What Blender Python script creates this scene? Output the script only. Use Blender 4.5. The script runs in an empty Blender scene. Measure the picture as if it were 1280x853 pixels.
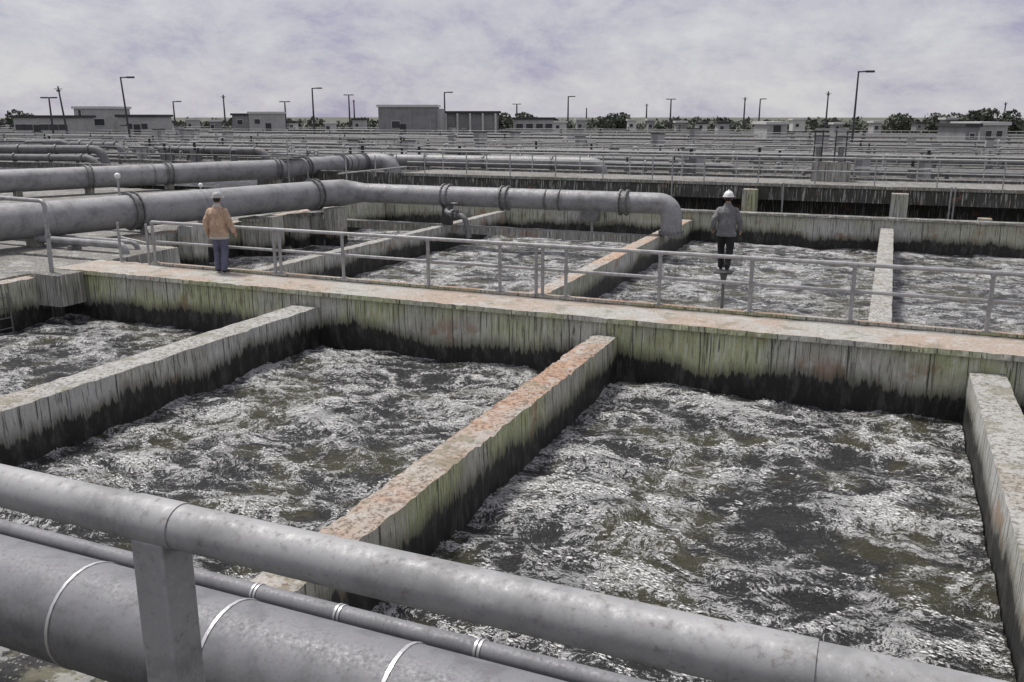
import bpy, bmesh, math, random
import numpy as np
from mathutils import Vector, Matrix, Euler
random.seed(7); rng = np.random.RandomState(11)
R = math.radians
S = bpy.context.scene; C = S.collection

# ------------------------------------------------------------------ camera, world, sun, exposure
CAMZ = 3.5; F = 1092.0; PITCH = math.atan(281/F); YAW = R(23.06)
cam = bpy.data.objects.new('camera', bpy.data.cameras.new('camera')); C.objects.link(cam); S.camera = cam
cam.data.sensor_width = 36; cam.data.lens = 36*F/1280; cam.data.clip_start = 0.05; cam.data.clip_end = 6000
cam.location = (0, 0, CAMZ); cam.rotation_euler = (math.pi/2 - PITCH, 0, YAW)

SUN_EL, SUN_AZ = R(66), R(290)          # azimuth counted clockwise from +Y
W = bpy.data.worlds.new('World'); S.world = W; W.use_nodes = True
nt = W.node_tree; nt.nodes.clear()
def nn(nt, t, **k):
    n = nt.nodes.new(t)
    for a, v in k.items(): setattr(n, a, v)
    return n
out = nn(nt, 'ShaderNodeOutputWorld'); bg = nn(nt, 'ShaderNodeBackground'); bg.inputs[1].default_value = 0.098
sky = nn(nt, 'ShaderNodeTexSky', sky_type='NISHITA', sun_disc=False); sky.sun_elevation = SUN_EL; sky.sun_rotation = SUN_AZ
tc = nn(nt, 'ShaderNodeTexCoord'); mp = nn(nt, 'ShaderNodeMapping'); mp.inputs['Scale'].default_value = (3.2, 3.2, 6.5)
n1 = nn(nt, 'ShaderNodeTexNoise'); n1.inputs['Scale'].default_value = 2.1; n1.inputs['Detail'].default_value = 9; n1.inputs['Roughness'].default_value = .68; n1.inputs['Distortion'].default_value = .15
r1 = nn(nt, 'ShaderNodeValToRGB')
e = r1.color_ramp.elements; e[0].position = .36; e[0].color = (2.7, 2.55, 3.5, 1); e[1].position = .64; e[1].color = (4.6, 4.58, 4.7, 1)
m_ = r1.color_ramp.elements.new(.48); m_.color = (3.7, 3.62, 4.1, 1)
mx = nn(nt, 'ShaderNodeMix', data_type='RGBA'); mx.inputs[0].default_value = .93
L = nt.links
L.new(tc.outputs['Generated'], mp.inputs[0]); L.new(mp.outputs[0], n1.inputs[0]); L.new(n1.outputs[0], r1.inputs[0])
L.new(sky.outputs[0], mx.inputs[6]); L.new(r1.outputs[0], mx.inputs[7]); L.new(mx.outputs[2], bg.inputs[0]); L.new(bg.outputs[0], out.inputs[0])
sd = bpy.data.lights.new('sun', 'SUN'); sd.energy = 2.7; sd.angle = R(12); sd.color = (1, .97, .93)
so = bpy.data.objects.new('sun', sd); C.objects.link(so)
sdir = Vector((math.sin(SUN_AZ)*math.cos(SUN_EL), math.cos(SUN_AZ)*math.cos(SUN_EL), math.sin(SUN_EL)))
so.rotation_euler = sdir.to_track_quat('Z', 'Y').to_euler()
S.view_settings.view_transform = 'Standard'; S.view_settings.look = 'None'; S.view_settings.exposure = 0.5; S.view_settings.gamma = 1

# ------------------------------------------------------------------ helpers
_fh = np.array([-math.sin(YAW), math.cos(YAW), 0]); _rt = np.array([math.cos(YAW), math.sin(YAW), 0])
_fw = _fh*math.cos(PITCH) + np.array([0, 0, -math.sin(PITCH)]); _up = np.cross(_rt, _fw)
def _ray(x, y): return _fw*F + _rt*(x-640) - _up*(y-426.5)
def at(x, y, z=0.):
    d = _ray(x, y); p = np.array([0, 0, CAMZ]) + d*((z-CAMZ)/d[2]); return Vector(p)
def atY(x, y, Y):
    d = _ray(x, y); p = np.array([0, 0, CAMZ]) + d*(Y/d[1]); return Vector(p)
def atD(x, D, z=0.):
    d = _fh*F/math.cos(PITCH) + _rt*(x-640); d = d/ (F/math.cos(PITCH)) * D
    return Vector((d[0], d[1], z))

def tag(o, label=None, cat=None, group=None, kind=None):
    if label: o['label'] = label
    if cat: o['category'] = cat
    if group: o['group'] = group
    if kind: o['kind'] = kind
    return o
def empty(name, loc, label, cat, group=None, rz=0):
    o = bpy.data.objects.new(name, None); C.objects.link(o); o.location = loc; o.rotation_euler = (0, 0, rz); o.empty_display_size = .2
    return tag(o, label, cat, group)
def dup(o, parent=None):
    c = o.copy(); C.objects.link(c); c.parent = parent
    for ch in list(o.children): dup(ch, c)
    return c

class MB:
    def __init__(s): s.v = []; s.f = []
    def add(s, vs, fs):
        b = len(s.v); s.v += [tuple(v) for v in vs]; s.f += [tuple(b+i for i in f) for f in fs]; return s
    def box(s, x0, x1, y0, y1, z0, z1):
        return s.add([(x0,y0,z0),(x1,y0,z0),(x1,y1,z0),(x0,y1,z0),(x0,y0,z1),(x1,y0,z1),(x1,y1,z1),(x0,y1,z1)],
                     [(0,3,2,1),(4,5,6,7),(0,1,5,4),(1,2,6,5),(2,3,7,6),(3,0,4,7)])
    def cbox(s, c, sx, sy, sz): return s.box(c[0]-sx/2, c[0]+sx/2, c[1]-sy/2, c[1]+sy/2, c[2]-sz/2, c[2]+sz/2)
    def tube(s, pts, r, n=10, ey=1., cap=True):
        pts = [Vector(p) for p in pts]; m = len(pts); rr = r if isinstance(r, (list, tuple)) else [r]*m
        T = []
        for i in range(m):
            a = pts[max(i-1, 0)]; b = pts[min(i+1, m-1)]; T.append((b-a).normalized())
        up = Vector((0, 0, 1)) if abs(T[0].z) < .9 else Vector((0, 1, 0))
        N = (up - T[0]*up.dot(T[0])).normalized(); vs = []
        for i in range(m):
            N = (N - T[i]*N.dot(T[i])).normalized(); B = T[i].cross(N)
            for k in range(n):
                a = 2*math.pi*k/n; vs.append(pts[i] + N*(math.cos(a)*rr[i]*ey) + B*(math.sin(a)*rr[i]))
        fs = [(i*n+k, i*n+(k+1) % n, (i+1)*n+(k+1) % n, (i+1)*n+k) for i in range(m-1) for k in range(n)]
        if cap: fs += [tuple(range(n-1, -1, -1)), tuple((m-1)*n+k for k in range(n))]
        return s.add(vs, fs)
    def loft(s, rings, n=20):           # rings: (cx, cy, cz, rx, ry)
        vs = [(cx+rx*math.cos(2*math.pi*k/n), cy+ry*math.sin(2*math.pi*k/n), cz) for cx, cy, cz, rx, ry in rings for k in range(n)]
        m = len(rings)
        fs = [(i*n+k, i*n+(k+1) % n, (i+1)*n+(k+1) % n, (i+1)*n+k) for i in range(m-1) for k in range(n)]
        fs += [tuple(range(n-1, -1, -1)), tuple((m-1)*n+k for k in range(n))]
        return s.add(vs, fs)
    def ball(s, c, rx, ry, rz, n=14, m=9):
        rings = []
        for i in range(1, m):
            t = math.pi*i/m; rings.append((c[0], c[1], c[2]-rz*math.cos(t), rx*math.sin(t), ry*math.sin(t)))
        return s.loft(rings, n)
    def build(s, name, mat, parent=None, smooth=False, loc=None, bevel=0):
        me = bpy.data.meshes.new(name); me.from_pydata(s.v, [], s.f); me.update()
        if mat: me.materials.append(mat)
        if smooth:
            me.shade_smooth() if hasattr(me, 'shade_smooth') else None
            if hasattr(me, 'set_sharp_from_angle'): me.set_sharp_from_angle(angle=R(40))
        o = bpy.data.objects.new(name, me); C.objects.link(o); o.parent = parent
        if loc is not None: o.location = loc
        if bevel:
            b = o.modifiers.new('bevel', 'BEVEL'); b.width = bevel; b.segments = 2; b.limit_method = 'ANGLE'
        return o

def bend(pts, r, seg=8):               # round the corners of a polyline
    pts = [Vector(p) for p in pts]; o = [pts[0]]
    for i in range(1, len(pts)-1):
        a, b, c = pts[i-1], pts[i], pts[i+1]; u = (a-b).normalized(); w = (c-b).normalized()
        d = min(r, (a-b).length*.49, (c-b).length*.49); p, q = b+u*d, b+w*d
        for k in range(seg+1):
            t = k/seg; o.append(p*(1-t)**2 + b*2*t*(1-t) + q*t*t)
    o.append(pts[-1]); return o

# numpy gradient noise
_G = rng.rand(512, 512)*2*math.pi
def pnoise(x, y):
    xi = np.floor(x).astype(int); yi = np.floor(y).astype(int); fx = x-xi; fy = y-yi
    u = fx*fx*fx*(fx*(fx*6-15)+10); v = fy*fy*fy*(fy*(fy*6-15)+10)
    def g(ix, iy, dx, dy):
        a = _G[ix % 512, iy % 512]; return np.cos(a)*dx + np.sin(a)*dy
    a = g(xi, yi, fx, fy); b = g(xi+1, yi, fx-1, fy); c = g(xi, yi+1, fx, fy-1); d = g(xi+1, yi+1, fx-1, fy-1)
    return (a*(1-u)+b*u)*(1-v) + (c*(1-u)+d*u)*v

# ------------------------------------------------------------------ materials
def mat(name, rough=.7, metal=0.):
    m = bpy.data.materials.new(name); m.use_nodes = True; t = m.node_tree
    b = t.nodes['Principled BSDF']; b.inputs['Roughness'].default_value = rough; b.inputs['Metallic'].default_value = metal
    return m, t, b
def noise(t, vec, scale, detail=5, rough=.55, dist=0.):
    n = nn(t, 'ShaderNodeTexNoise'); n.inputs['Scale'].default_value = scale; n.inputs['Detail'].default_value = detail
    n.inputs['Roughness'].default_value = rough; n.inputs['Distortion'].default_value = dist
    if vec is not None: t.links.new(vec, n.inputs['Vector'])
    return n.outputs[0]
def mapping(t, vec, sc, loc=(0, 0, 0)):
    n = nn(t, 'ShaderNodeMapping'); n.inputs['Scale'].default_value = sc; n.inputs['Location'].default_value = loc; t.links.new(vec, n.inputs[0]); return n.outputs[0]
def mr(t, v, a, b, c=0., d=1., smooth=True):
    n = nn(t, 'ShaderNodeMapRange', interpolation_type='SMOOTHSTEP' if smooth else 'LINEAR')
    t.links.new(v, n.inputs[0])
    for i, q in enumerate((a, b, c, d)): n.inputs[1+i].default_value = q
    return n.outputs[0]
def mth(t, op, a, b=None, clamp=False):
    n = nn(t, 'ShaderNodeMath', operation=op, use_clamp=clamp)
    for i, q in enumerate((a, b)):
        if q is None: continue
        if isinstance(q, (int, float)): n.inputs[i].default_value = q
        else: t.links.new(q, n.inputs[i])
    return n.outputs[0]
def mixc(t, f, a, b, mode='MIX'):
    n = nn(t, 'ShaderNodeMix', data_type='RGBA', blend_type=mode)
    if isinstance(f, (int, float)): n.inputs[0].default_value = f
    else: t.links.new(f, n.inputs[0])
    for i, q in ((6, a), (7, b)):
        if isinstance(q, tuple): n.inputs[i].default_value = (*q, 1) if len(q) == 3 else q
        else: t.links.new(q, n.inputs[i])
    return n.outputs[2]
def bump(t, b, h, dist=.01, strength=1.):
    n = nn(t, 'ShaderNodeBump'); n.inputs['Distance'].default_value = dist; n.inputs['Strength'].default_value = strength
    t.links.new(h, n.inputs['Height']); t.links.new(n.outputs[0], b.inputs['Normal'])
def geo(t):
    g = nn(t, 'ShaderNodeNewGeometry'); return g.outputs['Position'], g.outputs['Normal']
def objc(t): return nn(t, 'ShaderNodeTexCoord').outputs['Object']
def sep(t, v): n = nn(t, 'ShaderNodeSeparateXYZ'); t.links.new(v, n.inputs[0]); return n.outputs

def concrete(name, side=(.50,.50,.47), tint=(.46,.47,.37), top=(.42,.41,.38), top2=(.5,.34,.24), tint_amt=1., wet=True, topmix=.5, grit=1.):
    m, t, b = mat(name, .85); P, N = geo(t); xyz = sep(t, P); nz = sep(t, N)[2]
    st = noise(t, mapping(t, P, (6, 6, .5)), 1.2, 6, .62)
    st2 = noise(t, mapping(t, P, (16, 16, .9), (3, 5, 1)), 1.3, 4, .6)
    fine = noise(t, P, 26, 6, .7); big = noise(t, P, .34, 3, .5, .4); mid = noise(t, P, 2.2, 6, .65)
    c = mixc(t, mr(t, big, .42, .54), side, tint) if tint_amt else mixc(t, 0., side, side)
    c = mixc(t, mr(t, mid, .35, .7), c, mixc(t, 1., c, (.80, .79, .75), 'MULTIPLY'))
    rust = mth(t, 'MULTIPLY', mr(t, mid, .60, .68), mr(t, big, .45, .55)); c = mixc(t, mth(t, 'MULTIPLY', rust, .7), c, (.36, .2, .13))
    # run-off streaks: strong below the lip, ragged
    s1 = mth(t, 'MULTIPLY', mr(t, st, .56, .70), .4); s2 = mth(t, 'MULTIPLY', mr(t, st2, .57, .63), .6)
    c = mixc(t, s1, c, (.07, .072, .06)); c = mixc(t, s2, c, (.055, .055, .05))
    pale = mth(t, 'MULTIPLY', mr(t, st2, .46, .36), .55); c = mixc(t, pale, c, (.74, .74, .68))
    c = mixc(t, mth(t, 'MULTIPLY', mr(t, fine, .54, .64), .3), c, (.09, .09, .08))
    hl = noise(t, mapping(t, P, (34, 34, .5), (1, 2, 3)), 1.0, 3, .55); c = mixc(t, mth(t, 'MULTIPLY', mr(t, hl, .60, .66), .85), c, (.05, .05, .045))
    pt = mth(t, 'MULTIPLY', mr(t, noise(t, P, 1.1, 4, .6), .58, .64), mr(t, xyz[2], -.2, -.6)); c = mixc(t, mth(t, 'MULTIPLY', pt, .6), c, (.34, .19, .12))
    # construction joints every 1.2 m
    cd = mth(t, 'ADD', xyz[0], xyz[1]); fr = mth(t, 'FRACT', mth(t, 'MULTIPLY', cd, .83)); jn = mth(t, 'LESS_THAN', fr, .02)
    c = mixc(t, mth(t, 'MULTIPLY', jn, .8), c, (.05, .05, .045))
    # top faces: foot-worn, rust stained, gritty
    tp = mixc(t, mr(t, noise(t, P, .55, 4, .6, .3), .5-topmix*.3, .72-topmix*.3), top, top2)
    sp = noise(t, P, 17, 8, .75)
    tp = mixc(t, mth(t, 'MULTIPLY', mr(t, sp, .47, .58), grit), tp, mixc(t, 1., tp, (.42, .38, .34), 'MULTIPLY'))
    tp = mixc(t, mth(t, 'MULTIPLY', mr(t, fine, .56, .66), .6), tp, (.62, .6, .55))
    tp = mixc(t, mth(t, 'MULTIPLY', mr(t, noise(t, P, 1.9, 5, .65), .54, .62), .65), tp, (.20, .19, .13)); tp = mixc(t, mth(t, 'MULTIPLY', mr(t, noise(t, mapping(t, P, (1, 1, 1), (8, 8, 8)), 3.1, 5, .7), .55, .6), .5), tp, (.46, .46, .44))
    c = mixc(t, mr(t, nz, .6, .8), c, tp)
    b_r = None
    if wet:
        wn = mth(t, 'ADD', xyz[2], mth(t, 'MULTIPLY', mth(t, 'SUBTRACT', st, .5), .4))
        wn = mth(t, 'ADD', wn, mth(t, 'MULTIPLY', mth(t, 'SUBTRACT', st2, .5), .45)); wn = mth(t, 'ADD', wn, mth(t, 'MULTIPLY', mth(t, 'SUBTRACT', noise(t, mapping(t, P, (1, 1, .01)), .55, 3), .5), .75))
        wm = mr(t, wn, -.74, -.80)
        al = mth(t, 'MULTIPLY', mr(t, wn, -.52, -.76), .7)
        c = mixc(t, al, c, (.085, .085, .06)); c = mixc(t, wm, c, mixc(t, mr(t, noise(t, mapping(t, P, (3, 3, 1)), 2.2, 7, .7), .45, .7), (.014, .014, .013), (.075, .075, .068)))
        t.links.new(mr(t, wm, 0, 1, .85, .55), b.inputs['Roughness']); b_r = 1
    t.links.new(c, b.inputs['Base Color'])
    h = mth(t, 'ADD', mth(t, 'MULTIPLY', st2, .7), mth(t, 'ADD', mth(t, 'MULTIPLY', fine, .5), mth(t, 'MULTIPLY', sp, .7)))
    bump(t, b, h, .022, .9); return m
def painted(name, base=(.42,.43,.44), dark=(.2,.2,.2), rough=.5, metal=.15, sc=1., rust=.3):
    m, t, b = mat(name, rough, metal); P = objc(t)
    n = noise(t, P, 2.2*sc, 7, .65, .3); f = noise(t, P, 18*sc, 6, .7); sk = noise(t, mapping(t, P, (5, 5, 1)), 1.6*sc, 5, .6)
    c = mixc(t, mth(t, 'MULTIPLY', mr(t, n, .42, .7), .6), base, dark)
    c = mixc(t, mth(t, 'MULTIPLY', mr(t, f, .55, .68), .45), c, dark)
    c = mixc(t, mth(t, 'MULTIPLY', mr(t, f, .42, .34), .3), c, tuple(min(.8, x*1.5) for x in base))
    if rust: c = mixc(t, mth(t, 'MULTIPLY', mr(t, mth(t, 'ADD', mth(t, 'MULTIPLY', sk, .6), mth(t, 'MULTIPLY', f, .4)), .56, .64), rust), c, (.16, .11, .08))
    t.links.new(c, b.inputs['Base Color']); t.links.new(mr(t, f, .3, .7, rough-.12, rough+.2), b.inputs['Roughness'])
    bump(t, b, mth(t, 'ADD', n, mth(t, 'MULTIPLY', f, .5)), .004/sc, .6); return m
def plain(name, col, rough=.7, metal=0., amt=.35, sc=8):
    m, t, b = mat(name, rough, metal); P = objc(t); n = noise(t, P, sc, 6, .65)
    c = mixc(t, mth(t, 'MULTIPLY', mr(t, n, .4, .65), amt), col, tuple(x*.45 for x in col)); t.links.new(c, b.inputs['Base Color'])
    bump(t, b, n, .01, .5); return m

M = {}
M['conc'] = concrete('stained_concrete', topmix=.3)
M['conc_rust'] = concrete('rust_topped_concrete', side=(.50,.49,.42), tint=(.46,.49,.28), top=(.40,.38,.34), top2=(.40,.26,.18), topmix=.5)
M['conc_walk'] = concrete('walkway_concrete', side=(.52,.52,.46), tint=(.49,.52,.31), top=(.40,.395,.36), top2=(.40,.32,.26), topmix=.4, grit=.45)
M['conc_grey'] = concrete('grey_concrete', side=(.52,.52,.50), tint=(.47,.47,.42), top=(.38,.38,.36), top2=(.34,.31,.26), topmix=.1)
M['conc_far'] = concrete('far_concrete', side=(.34,.34,.32), tint=(.28,.28,.24), top=(.23,.23,.22), top2=(.15,.145,.135), wet=False, topmix=.2)
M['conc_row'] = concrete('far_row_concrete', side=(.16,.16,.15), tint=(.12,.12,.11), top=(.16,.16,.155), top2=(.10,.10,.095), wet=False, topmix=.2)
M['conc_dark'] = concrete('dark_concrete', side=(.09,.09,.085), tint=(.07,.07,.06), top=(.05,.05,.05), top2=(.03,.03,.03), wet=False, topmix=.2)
M['pipe'] = painted('painted_steel_pipe', (.31,.31,.315), (.12,.12,.12), .6, .1, 1., .35)
M['palepipe'] = painted('pale_painted_pipe', (.30,.30,.295), (.14,.14,.14), .55, .1, 1., .3)
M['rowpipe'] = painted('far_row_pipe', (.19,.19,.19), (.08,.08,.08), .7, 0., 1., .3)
M['flange'] = painted('bolted_flange_steel', (.22,.22,.22), (.07,.07,.07), .6, .3, 2.)
M['dark'] = painted('dark_steel', (.07,.07,.07), (.03,.03,.03), .6, .3, 2.)
M['galv'] = painted('galvanised_rail', (.38,.38,.38), (.15,.15,.15), .45, .25, 3., .3)
M['galvfar'] = plain('pale_rail_paint', (.42,.42,.41), .6, 0, .5, 3)
M['near'] = painted('weathered_aluminium', (.34,.34,.34), (.14,.14,.14), .62, .2, 3.5, .3)
M['bigpipe'] = painted('dull_grey_duct', (.20,.20,.21), (.10,.10,.105), .6, .1, 2.5, .1)
M['strap'] = painted('bright_strap', (.6,.6,.6), (.35,.35,.35), .4, .6, 5., 0)
M['lamp'] = plain('dark_lamp_post', (.06,.06,.065), .6)
M['bwall'] = plain('pale_cladding', (.42,.42,.41), .8, 0, .35, .8)
M['bwall2'] = plain('grey_cladding', (.27,.27,.27), .8, 0, .4, .6)
M['broof'] = plain('roof_edge', (.62,.62,.6), .7); M['bdark'] = plain('dark_roof', (.05,.05,.05), .7)
M['glass'] = plain('dark_glazing', (.04,.045,.05), .2)
M['white'] = plain('white_plastic', (.78,.78,.76), .4, 0, .15)
def cloth(name, col):
    m, t, b = mat(name, .92); P = objc(t); n = noise(t, mapping(t, P, (1, 1, .55)), 7, 4, .55, 1.2); f = noise(t, P, 60, 3); w = noise(t, P, 3, 3)
    c = mixc(t, mth(t, 'MULTIPLY', mr(t, n, .42, .6), .35), col, tuple(x*.45 for x in col)); c = mixc(t, mth(t, 'MULTIPLY', mr(t, w, .5, .65), .35), c, tuple(min(.8, x*1.5) for x in col))
    t.links.new(c, b.inputs['Base Color']); bump(t, b, mth(t, 'ADD', n, mth(t, 'MULTIPLY', f, .06)), .09, 1.); return m
M['tan'] = plain('tan_jacket_cloth', (.56,.38,.27), .9, 0, .55, 9); M['greycloth'] = plain('grey_jacket_cloth', (.17,.17,.175), .9, 0, .45, 14)
M['hem'] = plain('pale_hem_cloth', (.5,.5,.48), .9, 0, .3, 14)
M['blue'] = plain('blue_grey_denim', (.12,.125,.19), .9, 0, .5, 12); M['black'] = plain('black_cloth', (.022,.022,.024), .9, 0, .4, 12)
M['froth'] = plain('white_froth', (.72,.72,.70), .8, 0, .1)
M['tan'] = cloth('tan_jacket', (.56,.39,.28)); M['greycloth'] = cloth('grey_jacket', (.21,.21,.215)); M['blue'] = cloth('denim', (.13,.135,.20))
M['boot'] = plain('black_boot', (.02,.02,.02), .6); M['skin'] = plain('skin', (.42,.25,.18), .6, 0, .15); M['hair'] = plain('dark_hair', (.03,.025,.02), .8)
M['hat'] = plain('grey_hard_hat', (.42,.42,.40), .4, 0, .3)
M['leaf'] = plain('foliage', (.10,.11,.085), .8, 0, .5, .6); M['bark'] = plain('bark', (.09,.07,.05), .9)

def water_mat():
    m, t, b = mat('churning_water', .25); P, N = geo(t)
    w = nn(t, 'ShaderNodeTexNoise'); w.inputs['Scale'].default_value = .75; w.inputs['Detail'].default_value = 3; t.links.new(P, w.inputs['Vector'])
    v = nn(t, 'ShaderNodeVectorMath', operation='MULTIPLY_ADD'); t.links.new(w.outputs['Color'], v.inputs[0]); v.inputs[1].default_value = (2.2, 2.2, 0); t.links.new(P, v.inputs[2])
    w2 = nn(t, 'ShaderNodeTexNoise'); w2.inputs['Scale'].default_value = 5.5; w2.inputs['Detail'].default_value = 3; t.links.new(P, w2.inputs['Vector'])
    v2 = nn(t, 'ShaderNodeVectorMath', operation='MULTIPLY_ADD'); t.links.new(w2.outputs['Color'], v2.inputs[0]); v2.inputs[1].default_value = (.30, .30, 0); t.links.new(v.outputs[0], v2.inputs[2])
    V = mapping(t, v2.outputs[0], (.6, 1.35, 1))
    a = noise(t, V, 1.15, 9, .62)
    ridge = mth(t, 'SUBTRACT', 1, mth(t, 'ABSOLUTE', mth(t, 'MULTIPLY', mth(t, 'SUBTRACT', a, .5), 7)), True)
    a2 = noise(t, mapping(t, v2.outputs[0], (.8, 1.7, 1), (7, 3, 0)), 3.6, 9, .7)
    ridge2 = mth(t, 'SUBTRACT', 1, mth(t, 'ABSOLUTE', mth(t, 'MULTIPLY', mth(t, 'SUBTRACT', a2, .5), 9)), True)
    a3 = noise(t, mapping(t, v2.outputs[0], (.75, 1.7, 1), (2, 9, 0)), 10, 6, .7)
    ridge3 = mth(t, 'SUBTRACT', 1, mth(t, 'ABSOLUTE', mth(t, 'MULTIPLY', mth(t, 'SUBTRACT', a3, .5), 9)), True)
    big = mr(t, noise(t, v.outputs[0], .45, 3, .5), .36, .62)
    fl = noise(t, mapping(t, v2.outputs[0], (.8, 1.6, 1), (5, 1, 0)), 21, 4, .7)
    ridge4 = mth(t, 'SUBTRACT', 1, mth(t, 'ABSOLUTE', mth(t, 'MULTIPLY', mth(t, 'SUBTRACT', fl, .5), 9)), True)
    g = noise(t, mapping(t, P, (1, 1.25, 1)), 30, 5, .8)
    f = mth(t, 'ADD', mth(t, 'MULTIPLY', ridge, .34), mth(t, 'MULTIPLY', ridge2, .50)); f = mth(t, 'ADD', f, mth(t, 'MULTIPLY', ridge3, .58))
    f = mth(t, 'ADD', f, mth(t, 'MULTIPLY', ridge4, .50)); f = mth(t, 'ADD', f, mth(t, 'MULTIPLY', mth(t, 'SUBTRACT', big, .5), .10))
    at_ = nn(t, 'ShaderNodeAttribute', attribute_name='crest'); f = mth(t, 'ADD', f, mth(t, 'MULTIPLY', at_.outputs['Fac'], .34))
    f = mth(t, 'ADD', f, mth(t, 'MULTIPLY', mth(t, 'SUBTRACT', g, .5), 1.5))
    fm = mr(t, f, 1.20, 1.36)
    wc = mixc(t, mr(t, noise(t, P, .7, 3), .50, .60), (.07, .07, .07), (.115, .112, .075))
    fc = mixc(t, mr(t, mth(t, 'ADD', mth(t, 'MULTIPLY', ridge4, .6), mth(t, 'MULTIPLY', g, 1.2)), .5, 1.1), (.56, .56, .55), (.86, .86, .84)); c = mixc(t, fm, wc, fc); t.links.new(c, b.inputs['Base Color'])
    t.links.new(mr(t, fm, 0, 1, .3, .8), b.inputs['Roughness']); b.inputs['Specular IOR Level'].default_value = .3
    h = mth(t, 'ADD', mth(t, 'MULTIPLY', a2, .8), mth(t, 'ADD', mth(t, 'MULTIPLY', a3, .5), mth(t, 'MULTIPLY', f, .35)))
    bump(t, b, h, .07, 1.); return m
M['water'] = water_mat()
def still_mat():
    m, t, b = mat('dark_water', .25); P, N = geo(t); n = noise(t, P, 2.5, 6, .6)
    c = mixc(t, mr(t, n, .52, .7), (.03, .03, .03), (.3, .3, .3)); t.links.new(c, b.inputs['Base Color']); bump(t, b, n, .1, 1); return m
M['still'] = still_mat()
def ground_mat():
    m, t, b = mat('yard_ground', .95); P, N = geo(t); n = noise(t, P, .05, 6, .6)
    c = mixc(t, mr(t, n, .4, .6), (.12, .115, .1), (.07, .08, .05)); t.links.new(c, b.inputs['Base Color']); return m
M['ground'] = ground_mat()

# ------------------------------------------------------------------ the setting
g = MB(); g.add([(-3500,-400,-3.4),(3500,-400,-3.4),(3500,5000,-3.4),(-3500,5000,-3.4)], [(0,1,2,3)])
tag(g.build('ground', M['ground']), kind='structure')

def slab(name, x0, x1, y0, y1, z0, z1, m, label=None, cat=None, group=None, kind=None, step=.16, jit=.012, parent=None):
    """concrete block with slightly uneven, worn arrises (no two slabs share a plane)"""
    nx = max(1, min(260, int((x1-x0)/step))); ny = max(1, min(260, int((y1-y0)/step))); nz = max(1, min(6, int((z1-z0)/.25)))
    if (x1-x0) < 1.5: nx = 3
    if (y1-y0) < 1.5: ny = 3
    bm = bmesh.new()
    xs = np.linspace(x0, x1, nx+1); ys = np.linspace(y0, y1, ny+1); zs = np.linspace(z1, z0, nz+1)
    d = {}
    def V(i, j, k):
        if (i, j, k) not in d:
            x, y, z = xs[i], ys[j], zs[k]
            ex = i in (0, nx); ey_ = j in (0, ny); top = k == 0
            q = random.uniform(0, 1)
            if top and (ex or ey_):
                z -= abs(random.gauss(0, jit))*.9 + .004
                if ex: x += (1 if i == 0 else -1)*(abs(random.gauss(0, jit))*.8+.004)
                if ey_: y += (1 if j == 0 else -1)*(abs(random.gauss(0, jit))*.8+.004)
            elif top: z += random.gauss(0, jit*.15)
            d[(i, j, k)] = bm.verts.new((x, y, z))
        return d[(i, j, k)]
    for i in range(nx):
        for j in range(ny): bm.faces.new((V(i,j,0), V(i+1,j,0), V(i+1,j+1,0), V(i,j+1,0)))
    for k in range(nz):
        for i in range(nx):
            bm.faces.new((V(i,0,k+1), V(i+1,0,k+1), V(i+1,0,k), V(i,0,k))); bm.faces.new((V(i+1,ny,k+1), V(i,ny,k+1), V(i,ny,k), V(i+1,ny,k)))
        for j in range(ny):
            bm.faces.new((V(0,j+1,k+1), V(0,j,k+1), V(0,j,k), V(0,j+1,k))); bm.faces.new((V(nx,j,k+1), V(nx,j+1,k+1), V(nx,j+1,k), V(nx,j,k)))
    me = bpy.data.meshes.new(name); bm.to_mesh(me); bm.free(); me.materials.append(m)
    o = bpy.data.objects.new(name, me); C.objects.link(o); o.parent = parent
    return tag(o, label, cat, group, kind)

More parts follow.
